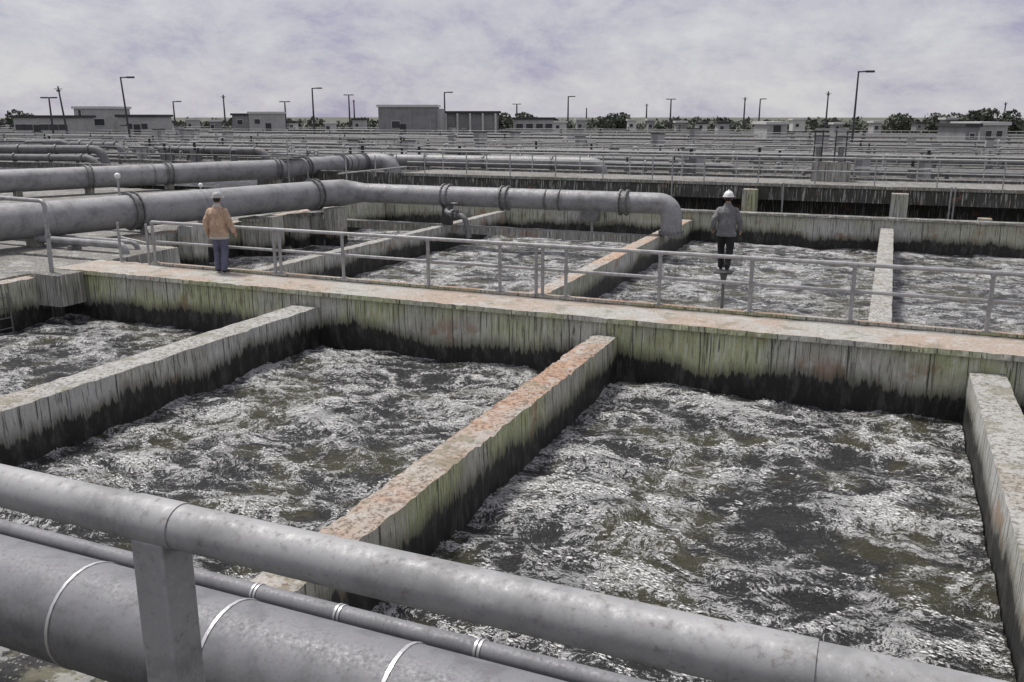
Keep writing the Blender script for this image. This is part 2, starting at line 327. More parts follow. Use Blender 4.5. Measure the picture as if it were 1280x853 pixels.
WZ = -1.2; SPRAY = MB()
def water(x0, x1, y0, y1, n, amp=.09, z=WZ, m='water'):
    nx = max(2, int((x1-x0)*n)); ny = max(2, int((y1-y0)*n))
    X, Y = np.meshgrid(np.linspace(x0, x1, nx), np.linspace(y0, y1, ny))
    wx = X + .6*pnoise(X*.5, Y*.5+9); wy = Y + .6*pnoise(X*.5+31, Y*.5)
    Z = pnoise(wx*.7, wy*1.1)*1.3 + (1-np.abs(pnoise(wx*1.7+4, wy*2.3)*2))*.42 + (.5-np.abs(pnoise(wx*4.1+4, wy*5.3)))*.30 + (.5-np.abs(pnoise(wx*8.1+4, wy*11.3)))*.26 + pnoise(wx*17, wy*21)*.14
    Zc = Z-.75*pnoise(wx*.7, wy*1.1)*1.3; cr = np.clip((Zc-Zc.mean())/(Zc.std()*1.7), -1, 1); Z = z + amp*Z
    vs = np.stack([X.ravel(), Y.ravel(), Z.ravel()], 1)
    idx = np.arange(nx*ny).reshape(ny, nx)
    fs = np.stack([idx[:-1,:-1].ravel(), idx[:-1,1:].ravel(), idx[1:,1:].ravel(), idx[1:,:-1].ravel()], 1)
    me = bpy.data.meshes.new('water'); me.from_pydata(vs.tolist(), [], fs.tolist()); me.materials.append(M[m]); me.shade_smooth()
    at_ = me.attributes.new('crest', 'FLOAT', 'POINT'); at_.data.foreach_set('value', cr.ravel().astype(np.float32))
    o = bpy.data.objects.new('water', me); C.objects.link(o)
    if n >= 20:
        crr = cr.ravel(); idx = np.where(crr > .4)[0]; cl = pnoise(vs[idx, 0]*1.3+5, vs[idx, 1]*1.9) > -.02; idx = idx[cl]; idx = rng.choice(idx, min(len(idx), 7500), replace=False)
        for i in idx:
            k = min(.016, abs(random.gauss(0, .005))+.0035); x, y, zz = vs[i]; x += random.uniform(-.02, .02); y += random.uniform(-.02, .02); zz += abs(random.gauss(0, .012))
            if x < x0+.03 or x > x1-.03: continue
            SPRAY.add([(x-k*2.2,y+k*.5,zz),(x,y-k,zz),(x+k*2.2,y-k*.5,zz),(x,y+k,zz),(x,y,zz+k*.7),(x,y,zz-k*.7)], [(0,1,4),(1,2,4),(2,3,4),(3,0,4),(1,0,5),(2,1,5),(3,2,5),(0,3,5)])
    return tag(o, kind='structure')
water(-17.9, -11.2, 4.4, 14.8, 14); water(-10.8, -4.6, 4.4, 14.8, 30, .10); water(-4.3, 1.4, 4.4, 14.8, 34, .10); water(1.8, 9, 4.4, 14.8, 10)
tag(SPRAY.build('foam', M['froth']), 'white flecks of froth thrown up by the churning water in the near basins', 'foam', kind='stuff')
water(-17.5, -15, 16.3, 33.8, 7); water(-14.6, -7.1, 16, 33.8, 9, .08); water(-6.8, -.1, 16, 33.8, 10, .08); water(.3, 12, 16, 33.8, 8, .08)

# main walkway wall, split in a slab that oversails the wall face
WG = 'concrete walls round the aeration basins'
slab('walkway', -18.2, 10, 14.72, 16.1, -.10, 0, M['conc_walk'], kind='structure', step=.14, jit=.01)
slab('basin_wall', -18.0, 10, 14.80, 16.0, -2.4, -.102, M['conc_walk'], 'long streaked green-grey basin wall under the walkway with orange-stained top', 'wall', WG)
kb = MB(); kb.box(-16.3, 10, 15.92, 16.06, .003, .055); kb.build('kerb', M['conc_rust'])
tag(bpy.data.objects['kerb'], 'low rusty kerb along the far edge of the walkway under the handrail', 'kerb')
# row 1 partitions
slab('partition_wall', -11.27, -10.66, 4.45, 14.79, -2.4, -.33, M['conc_grey'], 'grey concrete divider with pale dirty top running out of the left edge of the photo', 'wall', WG)
slab('partition_wall', -4.70, -4.22, 4.45, 14.79, -2.4, -.33, M['conc_rust'], 'concrete divider between the two near basins with orange-brown gritty top', 'wall', WG, step=.1, jit=.018)
slab('partition_wall', 1.42, 1.95, 4.45, 14.79, -2.4, -.33, M['conc_grey'], 'concrete divider at the right edge of the near basin, end-on and grey topped', 'wall', WG)
slab('partition_wall', 8.0, 8.5, 4.45, 14.79, -2.4, -.33, M['conc_grey'], 'concrete divider out of frame to the right', 'wall', WG)
# row 2 partitions
slab('partition_wall', -15.0, -14.62, 16.11, 33.6, -2.4, -.33, M['conc_grey'], 'thin pale-topped divider rising diagonally under the long pipe behind the walkway', 'wall', WG)
slab('partition_wall', -7.22, -6.78, 16.11, 33.6, -2.4, -.33, M['conc'], 'thin divider ending below the pipe elbow behind the walkway', 'wall', WG)
slab('partition_wall', -.12, .32, 16.11, 33.6, -2.4, -.33, M['conc_grey'], 'steep narrow divider to the right of the grey-jacketed worker', 'wall', WG)
slab('basin_wall', -20.9, -20.4, 18.6, 33.6, -2.4, -.012, M['conc'], 'streaked left side wall of the rear basins in the shade of the big pipe', 'wall', WG)
slab('basin_wall', -20.38, -17.96, 18.35, 18.58, -2.4, -.012, M['conc'], 'short cross wall under the nearer big pipe', 'wall', WG)
water(-20.4, -17.5, 18.6, 33.8, 7)
for i_, (x_, y_, l_) in enumerate(((-19.9, 21.2, 'square pier under the nearer big pipe, hidden partly by the worker in tan'), (-19.3, 24.3, 'square pier under the nearer big pipe right of the worker in tan'), (-18.8, 27.4, 'square pier under the right end of the nearer big pipe'))): slab('pier', x_-.3, x_+.3, y_-.3, y_+.3, -2.3, .22, M['conc_grey'], l_, 'pier', step=.1)
# far wall of row 2 with light lip
slab('basin_wall', -32, 14, 33.72, 34.1, -2.4, -.07, M['conc'], 'far streaked wall of the rear basins below the dark channel', 'wall', WG, step=.3)
slab('wall_coping', -32, 14, 33.64, 34.14, -.068, .02, M['conc_far'], 'pale coping strip along the far basin wall', 'coping', step=.3)
# channel behind
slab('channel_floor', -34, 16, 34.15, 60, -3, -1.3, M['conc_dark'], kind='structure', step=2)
# left deck area
slab('concrete_deck', -46, -20.92, 18.6, 33.5, -2.4, 0., M['conc_far'], kind='structure', step=.4)
slab('concrete_deck', -46, -17.9, 16.11, 18.33, -2.4, .0, M['conc_far'], kind='structure', step=.3)
slab('concrete_deck', -40, -18.25, 13.2, 16.09, -2.4, -.05, M['conc_far'], kind='structure', step=.3)
slab('basin_wall', -18.6, -17.92, 4.45, 14.3, -2.6, -.1, M['conc'], 'dark side wall with an iron ladder at the left edge of the basins', 'wall', WG)
slab('concrete_block', -18.1, -17.2, 14.0, 14.7, -.75, -.02, M['conc_far'], 'pale concrete corner block the bent grey pipe stands on', 'block', step=.15)
# camera side: near deck and platform
slab('near_deck', -14, 12, 1.25, 4.44, -2.4, 0., M['conc_dark'], kind='structure')
slab('viewing_platform', -9, 7, -3, 1.1, 1.6, 1.85, M['conc_dark'], kind='structure')

# ladder on the left wall
def ladder(loc, h, w, label, rz=0, rungs=7, group=None, m='galv', r=.018):
    t = empty('ladder', loc, label, 'ladder', group, rz)
    for sx in (-1, 1): MB().tube([(sx*w/2, 0, 0), (sx*w/2, 0, h)], r, 6).build('stile', M[m], t)
    rg = None
    for i in range(rungs):
        z = h*(i+.6)/rungs
        if rg is None: rg = MB().tube([(-w/2, 0, 0), (w/2, 0, 0)], r*.8, 6).build('rung', M[m], t)
        else: rg = rg.copy(); C.objects.link(rg); rg.parent = t
        rg.location = (0, 0, z)
    return t
ladder((-17.85, 13.0, -1.25), .95, .42, 'iron ladder fixed to the dark wall at the left edge', R(90), 4, m='flange')

# ------------------------------------------------------------------ handrails
def handrail(p0, p1, posts, h, label, group=None, r=.038, rails=(1., .52), m='galv', foot=True, ext=(0, 0), name='handrail', n=8):
    """p0->p1 along the base; posts: distances along it"""
    p0 = Vector(p0); p1 = Vector(p1); u = (p1-p0); Ln = u.length; ang = math.atan2(u.y, u.x)
    t = empty(name, p0, label, 'railing', group, ang)
    for k, q in enumerate(rails):
        MB().tube([(-ext[0], 0, h*q), (Ln+ext[1], 0, h*q)], r if k == 0 else r*.85, n).build('top_rail' if k == 0 else 'mid_rail', M[m], t, True)
    ps = None
    for d in posts:
        if ps is None:
            b = MB().tube([(0, 0, 0), (0, 0, h)], r*.95, n)
            if foot: b.cbox((0, 0, .008), .13, .13, .016); b.tube([(0, 0, h*.52-.03), (0, 0, h*.52+.03)], r*1.35, n); b.tube([(0, 0, h-.06), (0, 0, h+.005)], r*1.3, n)
            ps = b.build('post', M[m], t, True)
        else: ps = ps.copy(); C.objects.link(ps); ps.parent = t
        ps.location = (d, 0, 0)
    return t
def rx(px, Y=15.98):
    # X where the sight line through the column px meets the plane Y (on the walkway level)
    lo, hi = -60, 30
    a = at(px, 340, 0)
    d = _ray(px, 340); 
    for y in range(20):
        pass
    yy = 340
    for _ in range(12):
        q = at(px, yy, 0); yy += (Y-q.y)*-2.0*(yy-145)/ (300) if False else 0
        break
    # solve by bisection on y
    a, b = 200, 700
    for _ in range(40):
        m_ = (a+b)/2
        if at(px, m_, 0).y > Y: a = m_
        else: b = m_
    return at(px, a, 0).x
X0 = rx(195)
pp = [rx(v)-X0 for v in (195, 345, 352, 430, 536, 625, 670, 678, 707, 823, 936, 1062, 1232)]
pp += [pp[-1]+2.2, pp[-1]+4.4]
handrail((X0, 15.98, .055), (rx(1232)+5, 15.98, .055), pp, .98, 'two-bar galvanised handrail along the walkway in front of the rear basins')
X1 = rx(152)
t = empty('guard_rail', (X1, 16.0, 0), 'short single-bar guard with two posts left of the worker in tan', 'railing')
MB().tube(bend([(0,0,0),(0,.0,.62),(X0-X1-.15,0,.5)], .05), .022, 8).build('top_rail', M['galv'], t, True)
for d in (0, X0-X1-.2): MB().tube([(d, -.02, 0), (d, -.02, .98)], .03, 8).build('post', M['galv'], t, True, )
# bent pipe rail on the left
t = empty('bent_pipe_rail', (-17.75, 14.3, -.5), 'tall bent grey pipe rail rising from the concrete corner block at the left', 'railing')
q0 = Vector((-17.75, 14.3, -.5))
MB().tube(bend([(0,0,0), (-.0,.05,2.12), (-5, .05, 2.2)], .16), .05, 12).build('pipe_bar', M['galv'], t, True)
for z in (.05, .9, 1.3): MB().tube([(0, .01+.02*z, z), (0, .01+.02*z, z+.06)], .066, 12).build('coupling', M['galv'], t, True)
MB().cbox((0,0,.01), .2, .2, .03).build('base_plate', M['galv'], t)

# ------------------------------------------------------------------ large pipes
def ring(p, u, r, w, nb=0, br=.02):
    """a flange / ring round axis u at p"""
    b = MB(); u = Vector(u).normalized(); p = Vector(p)
    b.tube([p-u*w/2, p+u*w/2], r, 28)
    if nb:
        N = u.cross(Vector((0, 0, 1))); N = N.normalized() if N.length > .1 else Vector((1, 0, 0)); Bn = u.cross(N)
        for k in range(nb):
            a = 2*math.pi*(k+.5)/nb; c = p + (N*math.cos(a)+Bn*math.sin(a))*(r-.028)
            b.tube([c-u*(w*1.5), c+u*(w*1.5)], br, 6)
    return b
def coupling(t, p, u, r, m='flange'):
    """bolted joint: two flanges and tie bolts"""
    u = Vector(u).normalized(); p = Vector(p)
    for s_ in (-1, 1): ring(p+u*s_*.11, u, r+.09, .035, 18, .016).build('flange', M[m], t, True)
    ring(p, u, r+.035, .16).build('sleeve', M[m], t, True)
def saddle(t, p, u, r, zb, m='conc_far'):
    u = Vector(u).normalized(); s_ = Vector((-u.y, u.x, 0)); p = Vector(p); b = MB()
    ang = math.atan2(u.y, u.x); h = p.z - r*.75 - zb
    c, s2 = math.cos(ang), math.sin(ang)
    o = MB().box(-.14, .14, -r*.5, r*.5, 0, h).build('support', M[m], t, bevel=.01); o.location = (p.x, p.y, zb); o.rotation_euler = (0, 0, ang); return o

z1 = .72; r1_ = .49
A = at(0, 279, z1); B = at(405, 242.5, z1); dAB = (B-A).normalized(); A2 = A - dAB*14
t = empty('air_main_pipe', (0, 0, 0), 'nearer big grey air pipe that bends and crosses the rear basins to an elbow', 'pipe')
K = B + dAB*1.05                                      # corner
E0 = atY(790, 250, K.y + .9); yr = (K.y+.9)
r2_ = .35; zr = .70
Kp = Vector((K.x+.25, K.y, z1))
corner = bend([B, Kp, Vector((Kp.x+1.7, Kp.y+.12, zr))], .85, 10)
MB().tube([A2, B], r1_, 40).build('pipe_section', M['pipe'], t, True)
rad = [r1_+(r2_-r1_)*min(1, max(0, (i-3)/(len(corner)-5))) for i in range(len(corner))]
MB().tube(corner, rad, 40).build('tapered_bend', M['pipe'], t, True)
yE = Kp.y+.12
def onrun(px, Y, z):
    a, b = 150, 500
    for _ in range(40):
        m_ = (a+b)/2
        if at(px, m_, z).y > Y: a = m_
        else: b = m_
    return at(px, a, z)
Eb = onrun(787, yE+.25, zr)
run = [corner[-1], Vector((Eb.x, Eb.y, zr))]
u2 = (run[1]-run[0]).normalized()
MB().tube(run, r2_, 36).build('pipe_section', M['pipe'], t, True)
el = bend([run[1], run[1]+u2*1.42, run[1]+u2*1.42+Vector((.02, 0, -1.02))], 1.2, 16)
MB().tube(el, r2_, 36).build('elbow', M['pipe'], t, True); ring(el[-1]+Vector((0, 0, .05)), (0, 0, 1), r2_+.07, .06, 14).build('flange', M['flange'], t, True)
for px in (165, 392):
    y_ = 279 + (242.5-279)*px/405; q = at(px, y_, z1); coupling(t, q, dAB, r1_)
for px in (250, 258, 60):
    y_ = 279 + (242.5-279)*px/405; ring(at(px, y_, z1), dAB, r1_+.012, .035).build('weld_band', M['pipe'], t, True)
for px in (559, 632, 780): coupling(t, onrun(px, yE+.12, zr), u2, r2_)
for px in (475, 481, 683, 700): ring(onrun(px, yE+.12, zr), u2, r2_+.016, .04).build('weld_band', M['flange'], t, True)
for px in (452,): ring(onrun(px, yE+.12, zr), u2, r2_+.012, .03).build('weld_band', M['pipe'], t, True)
for px in (-60, 40):
    y_ = 279 + (242.5-279)*px/405; q = at(px, y_, z1); saddle(t, q, dAB, r1_, -.0)
# pipe continuing underneath: service ledge carrying the cross run
for px in (559, 632, 780):
    q = onrun(px, yE+.12, zr)
    if px == 559: saddle(t, q, u2, r2_, -.35, 'dark')
slab('support_beam', Kp.x-1.5, Eb.x+1.2, yE-.05, yE+.4, -.62, -.345, M['conc_far'], 'thin concrete beam carrying the cross run of the nearer pipe over the basins', 'beam', step=.4)
# drop valve below the run, above the divider
qv = onrun(572, yE+.12, zr)
t = empty('drop_valve', (qv.x, qv.y-.25, -.33), 'dark valve and bent drop pipe hanging under the cross pipe above the divider', 'valve')
MB().tube(bend([(-.3, .1, .7), (-.3, -.35, .45), (.75, -.5, .35), (.95, -.5, -.6)], .3), .12, 12).build('drop_pipe', M['flange'], t, True)
ring((.1, -.42, .42), (1, 0, 0), .2, .05, 10).build('flange', M['flange'], t, True); ring((.32, -.44, .40), (1, 0, 0), .2, .05, 10).build('flange', M['flange'], t, True)
MB().cbox((.2, -.43, .42), .22, .3, .3).build('valve_body', M['dark'], t, bevel=.02)
MB().tube([(.2, -.43, .5), (.2, -.43, .9)], .02, 6).build('stem', M['galv'], t); ring((.2, -.43, .9), (0, 0, 1), .15, .02).build('handwheel', M['galv'], t, True); t.scale = (.8, .8, .8); t.location.z += .12
qv = onrun(684, yE+.1, zr)
t = empty('gauge_box', (qv.x, 33.2, -.55), 'small dark junction box on the far wall below the cross pipe', 'box')
MB().box(-.35, .35, 0, .3, .0, .45).build('housing', M['flange'], t, bevel=.02); MB().box(-.4, .4, -.05, .35, .452, .5).build('lid', M['galv'], t); MB().tube([(.1, .15, -.8), (.1, .15, 0)], .06, 8).build('leg', M['galv'], t)

# second big pipe
z2 = .75; r3 = .5
def P2(px): return at(px, 227+(211.5-227)*px/350, z2) if px <= 350 else at(px, 211.5+(201.5-211.5)*(px-350)/120, z2)
t = empty('air_main_pipe', (0, 0, 0), 'second big grey air pipe behind the nearer one, ending beside the raised walkway', 'pipe')
a, b_, c_ = P2(0), P2(350), P2(458); u = (b_-a).normalized(); uc = (c_-b_).normalized()
MB().tube([a-u*16, a, b_, c_], r3, 36).build('pipe_section', M['pipe'], t, True)
ee = bend([c_, c_+uc*.5+Vector((1.75, -.3, .05)), c_+uc*.5+Vector((1.95, -.5, -1.9))], 1.25, 14)
MB().tube(ee, r3, 32).build('elbow', M['pipe'], t, True)
for px, m in ((110, 1), (210, 1), (345, 1), (380, 1), (425, 1), (432, 0), (440, 0), (452, 1), (190, 0), (205, 0)):
    q = P2(px); uu = u if px <= 350 else uc
    if m: coupling(t, q, uu, r3)
    else: ring(q, uu, r3+.03, .06).build('weld_band', M['flange'], t, True)
for px in (20, 110, 210, 345, 425): saddle(t, P2(px), u, r3, 0)
# third pipe beyond the raised walkway
t = empty('air_branch_pipe', (0, 0, 0), 'pale branch pipe beyond the raised walkway ending in a drooping elbow', 'pipe')
a, b_ = at(505, 200.5, .8), at(722, 204.5, .8)
u = (b_-a).normalized(); MB().tube([a-u*.6, b_], .36, 24).build('pipe_section', M['palepipe'], t, True)
MB().tube(bend([b_, b_+u*1.4, b_+u*1.6+Vector((0, 0, -1.3))], 1., 10), .36, 24).build('elbow', M['palepipe'], t, True)
for px in (520, 600, 690): q = a+(b_-a)*((px-488)/234); ring(q, u, .41, .08, 10).build('flange', M['flange'], t, True); saddle(t, q, u, .36, -.3)

# small clutter pipes on the left deck
for i, (x0, y0, x1, y1, rr, lb) in enumerate(((-40, 17.2, -18.3, 17.0, .10, 'small pale service pipe lying on the deck under the big pipe, nearest to the walkway'),
        (-40, 17.8, -18.6, 17.7, .07, 'thin service pipe lying on the left deck, second from the walkway'), (-42, 20.5, -21.2, 20.5, .12, 'dull service pipe on the left deck, third from the walkway'),
        (-42, 23.5, -21.2, 23.0, .09, 'thin service pipe on the left deck below the second big pipe'))):
    t = empty('service_pipe', (0, 0, 0), lb, 'pipe', 'small pipes on the left deck')
    MB().tube(bend([(x0, y0, rr+.12), (x1, y1, rr+.12), (x1+.1, y1, -.2)], .25), rr, 12).build('pipe_run', M['pipe'], t, True)
    for k in range(6):
        f = (k+.5)/6; MB().box(x0+(x1-x0)*f-.06, x0+(x1-x0)*f+.06, y0+(y1-y0)*f-.18, y0+(y1-y0)*f+.18, 0, .12).build('sleeper', M['flange'], t)
def bollard(loc, h, label, group):
    t = empty('globe_post', loc, label, 'lamp', group)
    MB().tube([(0,0,0),(0,0,h)], .035, 8).build('pole', M['galv'], t, True); MB().ball((0,0,h+.04), .095, .095, .095).build('globe', M['white'], t, True)
q = at(150, 250, .9); bollard((q.x, q.y, 0), 1.62, 'white globe on a thin post poking up behind the nearer big pipe', None)
for px, lb in ((250, 'small pale valve knob between the two big pipes, left'), (379, 'small pale valve knob between the two big pipes, right')):
    q = at(px, 224, .9); bollard((q.x, q.y, 0), .6, lb.replace(', left', ', nearer the worker in tan').replace(', right', ', nearer the scaffold ladder'), 'pale knobs between the big pipes')
# low divider walls/pedestals beneath pipe near the worker
for px, y0, w, h, lb in ((322, 300, .7, .9, 'stained concrete pedestal right of the worker in tan'), (375, 290, .5, .7, 'narrow pedestal with a pale cap beside the thin divider'), (392, 287, .55, .6, 'square capped pedestal under the bend of the nearer pipe')):
    q = at(px, y0, -.6)
    t = empty('pedestal', (q.x, q.y, -2.2), lb, 'pedestal'); slab('shaft', -w/2, w/2, -w/2, w/2, 0, 2.2-.3+h*.4, M['conc_grey'], parent=t, step=.1); MB().box(-w/2-.06, w/2+.06, -w/2-.06, w/2+.06, 2.2-.298+h*.4, 2.2-.2+h*.4).build('cap', M['conc_far'], t)
# ------------------------------------------------------------------ raised walkway (deck 2) with fascia and piers
YD = 39.6
slab('raised_walkway', -22.9, 14, YD, YD+3.4, .56, .70, M['conc_far'], kind='structure', step=.5)
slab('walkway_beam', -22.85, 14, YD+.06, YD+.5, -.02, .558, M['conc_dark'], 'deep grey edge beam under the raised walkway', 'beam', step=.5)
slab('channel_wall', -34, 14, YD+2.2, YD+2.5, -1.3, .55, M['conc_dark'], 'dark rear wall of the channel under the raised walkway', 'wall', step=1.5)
for i, (px, lb, s_) in enumerate(((937, 'square concrete pier with orange stain beside the grey-jacketed worker', .6), (1123, 'square greenish pier under the raised walkway above the steep divider', .65), (1232, 'short pale pier with a pipe collar under the raised walkway at the right', .5))):
    q = onrun(px, YD-.35, -.2)
    slab('pier', q.x-s_/2, q.x+s_/2, YD-.65, YD-.03, -1.29, (-.04 if i < 2 else -.4)+.5*(i < 2), M['conc_rust' if i == 0 else 'conc'], lb, 'pier', 'piers under the raised walkway', step=.1)
for px, lb in ((839, 'thin vertical pipe right of the pipe elbow'), (1187, 'twin thin vertical conduit at the right, left strand'), (1192, 'twin thin vertical conduit at the right, right strand'), (978, 'thin vertical conduit right of the orange-stained pier')):
    q = onrun(px, YD-.15, 0)
    t = tag(MB().tube([(q.x, YD-.12, -1.3), (q.x, YD-.12, 1.75 if px == 839 else .75)], .035, 8).build('conduit', M['galv'], None, True), lb, 'pipe', 'vertical conduits on the raised walkway')
n2 = [1.0+i*2.35 for i in range(16)]
handrail((-22.7, YD+.1, .70), (13.5, YD+.1, .70), n2, 1.1, 'pale two-bar railing on the front edge of the raised walkway', r=.032, rails=(1., .5), m='galvfar', foot=False, n=6)
handrail((-22.7, YD+3.25, .70), (13.5, YD+3.25, .70), [.4+i*2.6 for i in range(14)], 1.1, 'pale two-bar railing on the back edge of the raised walkway', r=.032, m='galvfar', foot=False, n=6)
handrail((-22.75, YD+.1, .70), (-22.75, YD-6, .0), [1, 3, 5.5], 1.0, 'sloping pale rail running down from the raised walkway corner behind the bend', r=.035, rails=(.3,), m='galvfar', foot=False, n=6)

# machinery block on the raised walkway, right of centre
q = onrun(1037, YD+2.0, .7)
t = empty('gate_machine', (q.x, YD+1.9, .70), 'grey concrete block with gate frame and ladder on the raised walkway', 'machine')
slab('block', -.8, .8, 0, 1.2, 0, .85, M['conc_far'], parent=t, step=.2)
for sx in (-.78, -.45, .1, .55): MB().box(sx-.03, sx+.03, .3, .36, .85, 2.2).build('frame_post', M['dark'], t)
for z in (1.05, 1.25, 1.45, 1.7, 1.95, 2.15): MB().box(.1, .58, .28, .33, z, z+.04).build('rung', M['galv'], t)
MB().box(-.8, .6, .26, .38, 2.2, 2.28).build('cross_beam', M['galv'], t)
for sx in (-.6, .35): MB().tube([(sx, .3, .86), (sx, .3, 1.5)], .12, 10).build('actuator', M['flange'], t, True); 
for sx in (-.6, .35): ring((sx, .3, 1.55), (0, 0, 1), .2, .05).build('handwheel', M['galv'], t, True)

# scaffold crossover on second pipe
q = P2(364)
t = empty('pipe_stile', (q.x, q.y-.9, 0), 'spindly scaffold ladder crossing over the second big pipe', 'scaffold')
for sx in (-.5, .5):
    for sy in (0, 1.7): MB().tube([(sx, sy, 0), (sx, sy, 2.5)], .03, 6).build('upright', M['galvfar'], t)
for z in (.3, .6, .9, 1.2, 1.5): MB().tube([(-.5, 0, z), (.5, 0, z)], .025, 6).build('rung', M['galvfar'], t)
MB().box(-.55, .55, -.05, 1.75, 1.5, 1.54).build('platform', M['flange'], t)
for sx in (-.5, .5):
    for z in (2.0, 2.5): MB().tube([(sx, 0, z), (sx, 1.7, z)], .025, 6).build('side_rail', M['galvfar'], t)

# ------------------------------------------------------------------ far field: rows of basins, pipes and rails
ORD = ['first', 'second', 'third', 'fourth', 'fifth', 'sixth', 'seventh', 'eighth', 'ninth', 'tenth', 'eleventh']
water(-120, 25, 44, 58, 1.2, .06, -.9, 'still')
rows = [(47.5, .35), (56, .2), (62, .25), (69, .25), (79, .2), (91, .2), (106, .15), (125, .15), (148, .1), (176, .1)]
post_m = None
for i, (Y, zt) in enumerate(rows):
    xl, xr = -1.42*Y-6, .17*Y+5
    if i == 0: xl, xr = -140, -30.5
    if i == 1: xl = -90
    o_ = ORD[i]
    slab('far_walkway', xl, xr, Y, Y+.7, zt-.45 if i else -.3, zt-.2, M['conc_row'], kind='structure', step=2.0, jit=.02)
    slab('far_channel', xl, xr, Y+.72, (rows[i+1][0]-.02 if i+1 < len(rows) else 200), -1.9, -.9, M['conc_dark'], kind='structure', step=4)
    if i == 0: continue
    # railing
    sp = 4.1 if Y < 80 else (4.2 if Y < 120 else 6.5)
    posts = [random.uniform(0, sp)+k*sp for k in range(int((xr-xl)/sp)-1)]
    handrail((xl, Y+.05, zt-.2), (xr, Y+.05, zt-.2), posts[:98], 1.05, f'thin pale railing on the {o_} far walkway counted from the raised one', r=.02 + .00013*Y, m='galvfar', foot=False, n=5, rails=(1., .5))
    # pipes: segments with random gaps, each ending in elbows
    k = 0; x = xl + random.uniform(0, 8)
    while x < xr-3:
        ln = random.uniform(.25, .6)*Y; x2 = min(x+ln, xr+2); rr = random.choice((.12, .16, .2, .26)) if Y > 60 else random.choice((.14, .2)); yy = Y+random.uniform(.25, .55)*(rows[i+1][0]-Y if i+1 < len(rows) else 12); zz = zt+random.uniform(-.2, .4)
        t = empty('distribution_pipe', (x, yy, zz), f'{["long","short","slim","stout"][k%4]} horizontal pipe behind the {o_} far walkway, number {["one","two","three","four","five","six","seven","eight"][min(k,7)]} from its left end', 'pipe', 'far rows of horizontal pipes')
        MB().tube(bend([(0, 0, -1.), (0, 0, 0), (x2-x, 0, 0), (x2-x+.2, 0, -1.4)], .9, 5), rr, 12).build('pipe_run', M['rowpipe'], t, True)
        for fx in np.arange(3, x2-x-2, max(5, Y*.09)):
            ring((fx, 0, 0), (1, 0, 0), rr+.07, .12).build('flange', M['flange'], t); MB().box(fx-.12, fx+.12, -.1, .1, -1.1, -rr*.8).build('support', M['flange'], t)
        x = x2 + random.uniform(.5, 5); k += 1

# left-edge pipes with elbows (behind second big pipe)
for i, (px0, y0, px1, y1, z, rr, lb) in enumerate(((-60, 187, 126, 187, .9, .34, 'light pipe above the second big pipe at the left, ending in a hooked elbow'), (-60, 196, 118, 198, .5, .25, 'dark-shadowed pipe just above the second big pipe at the left edge'),
        (-60, 181, 84, 179, 1.0, .35, 'upper light pipe at the left edge below the flat-roofed shed'), (90, 181, 150, 182, 1.0, .3, 'short upper pipe right of the left-edge pipes'), (200, 187, 330, 189, .8, .3, 'pale pipe above the second big pipe at left of centre'))):
    a = at(px0, y0, z); b_ = at(px1, y1, z); u = (b_-a).normalized()
    t = empty('distribution_pipe', a, lb, 'pipe', 'far rows of horizontal pipes'); d = b_-a
    MB().tube(bend([(0,0,0), d, d+Vector((.5, 0, -1.4))], 1.0, 6), rr, 14).build('pipe_run', M['rowpipe'], t, True)
    for f in (.2, .45, .7, .92): ring(d*f, u, rr+.08, .12).build('flange', M['flange'], t)

# valve stations, cabinets, vents scattered across the far field
def valve_station(p, s=1.):
    t = empty('valve_station', p, 'small dark valve actuator with handwheel among the far pipes', 'valve', 'valve actuators in the far pipe field')
    MB().cbox((0, 0, .35*s), .5*s, .5*s, .7*s).build('housing', M['flange'], t); MB().tube([(0,0,.7*s),(0,0,1.25*s)], .09*s, 8).build('stem', M['dark'], t); ring((0,0,1.25*s), (0,0,1), .32*s, .07*s).build('handwheel', M['galvfar'], t); return t
def cabinet(p, s=1.):
    t = empty('control_cabinet', p, 'small pale control cabinet among the far pipes', 'cabinet', 'control cabinets in the far pipe field')
    MB().box(-.6*s, .6*s, -.3*s, .3*s, .1*s, 1.5*s).build('housing', M['bwall'], t); MB().box(-.66*s, .66*s, -.36*s, .36*s, 1.502*s, 1.6*s).build('roof', M['bdark'], t); MB().box(-.5*s, -.02*s, -.33*s, -.302*s, .2*s, 1.4*s).build('door', M['bwall2'], t); return t
def gooseneck(p, s=1.):
    t = empty('vent_pipe', p, 'bent pale vent pipe standing among the far pipes', 'pipe', 'vent pipes in the far pipe field')
    MB().tube(bend([(0,0,0),(0,0,1.6*s),(.6*s,0,1.6*s),(.6*s,0,1.1*s)], .3*s), .11*s, 8).build('stack', M['galvfar'], t, True); ring((0,0,.3*s),(0,0,1), .2*s, .06*s).build('flange', M['flange'], t); return t
protos = [valve_station((0,0,0)), cabinet((0,0,0)), gooseneck((0,0,0))]; first = [True]*3
for i, (Y, zt) in enumerate(rows[1:]):
    for k in range(32):
        X = random.uniform(-1.36*Y, .14*Y); w = random.choice((0, 0, 0, 1, 2))
        o = protos[w] if first[w] else dup(protos[w]); first[w] = False
        o.location = (X, Y+.6, zt-.2); sc = random.uniform(.45, .75) if w == 2 else random.uniform(.6, 1.25)*(.7 if w == 1 and Y < 90 else 1); o['label'] = ('small dark valve actuator with handwheel ', 'small pale control cabinet ', 'bent pale vent pipe ')[w]+f'standing on the {ORD[i+1]} far walkway'; o.scale = (sc, sc, sc); o.rotation_euler = (0, 0, random.choice((0, .2, 1.57, 3.14)))

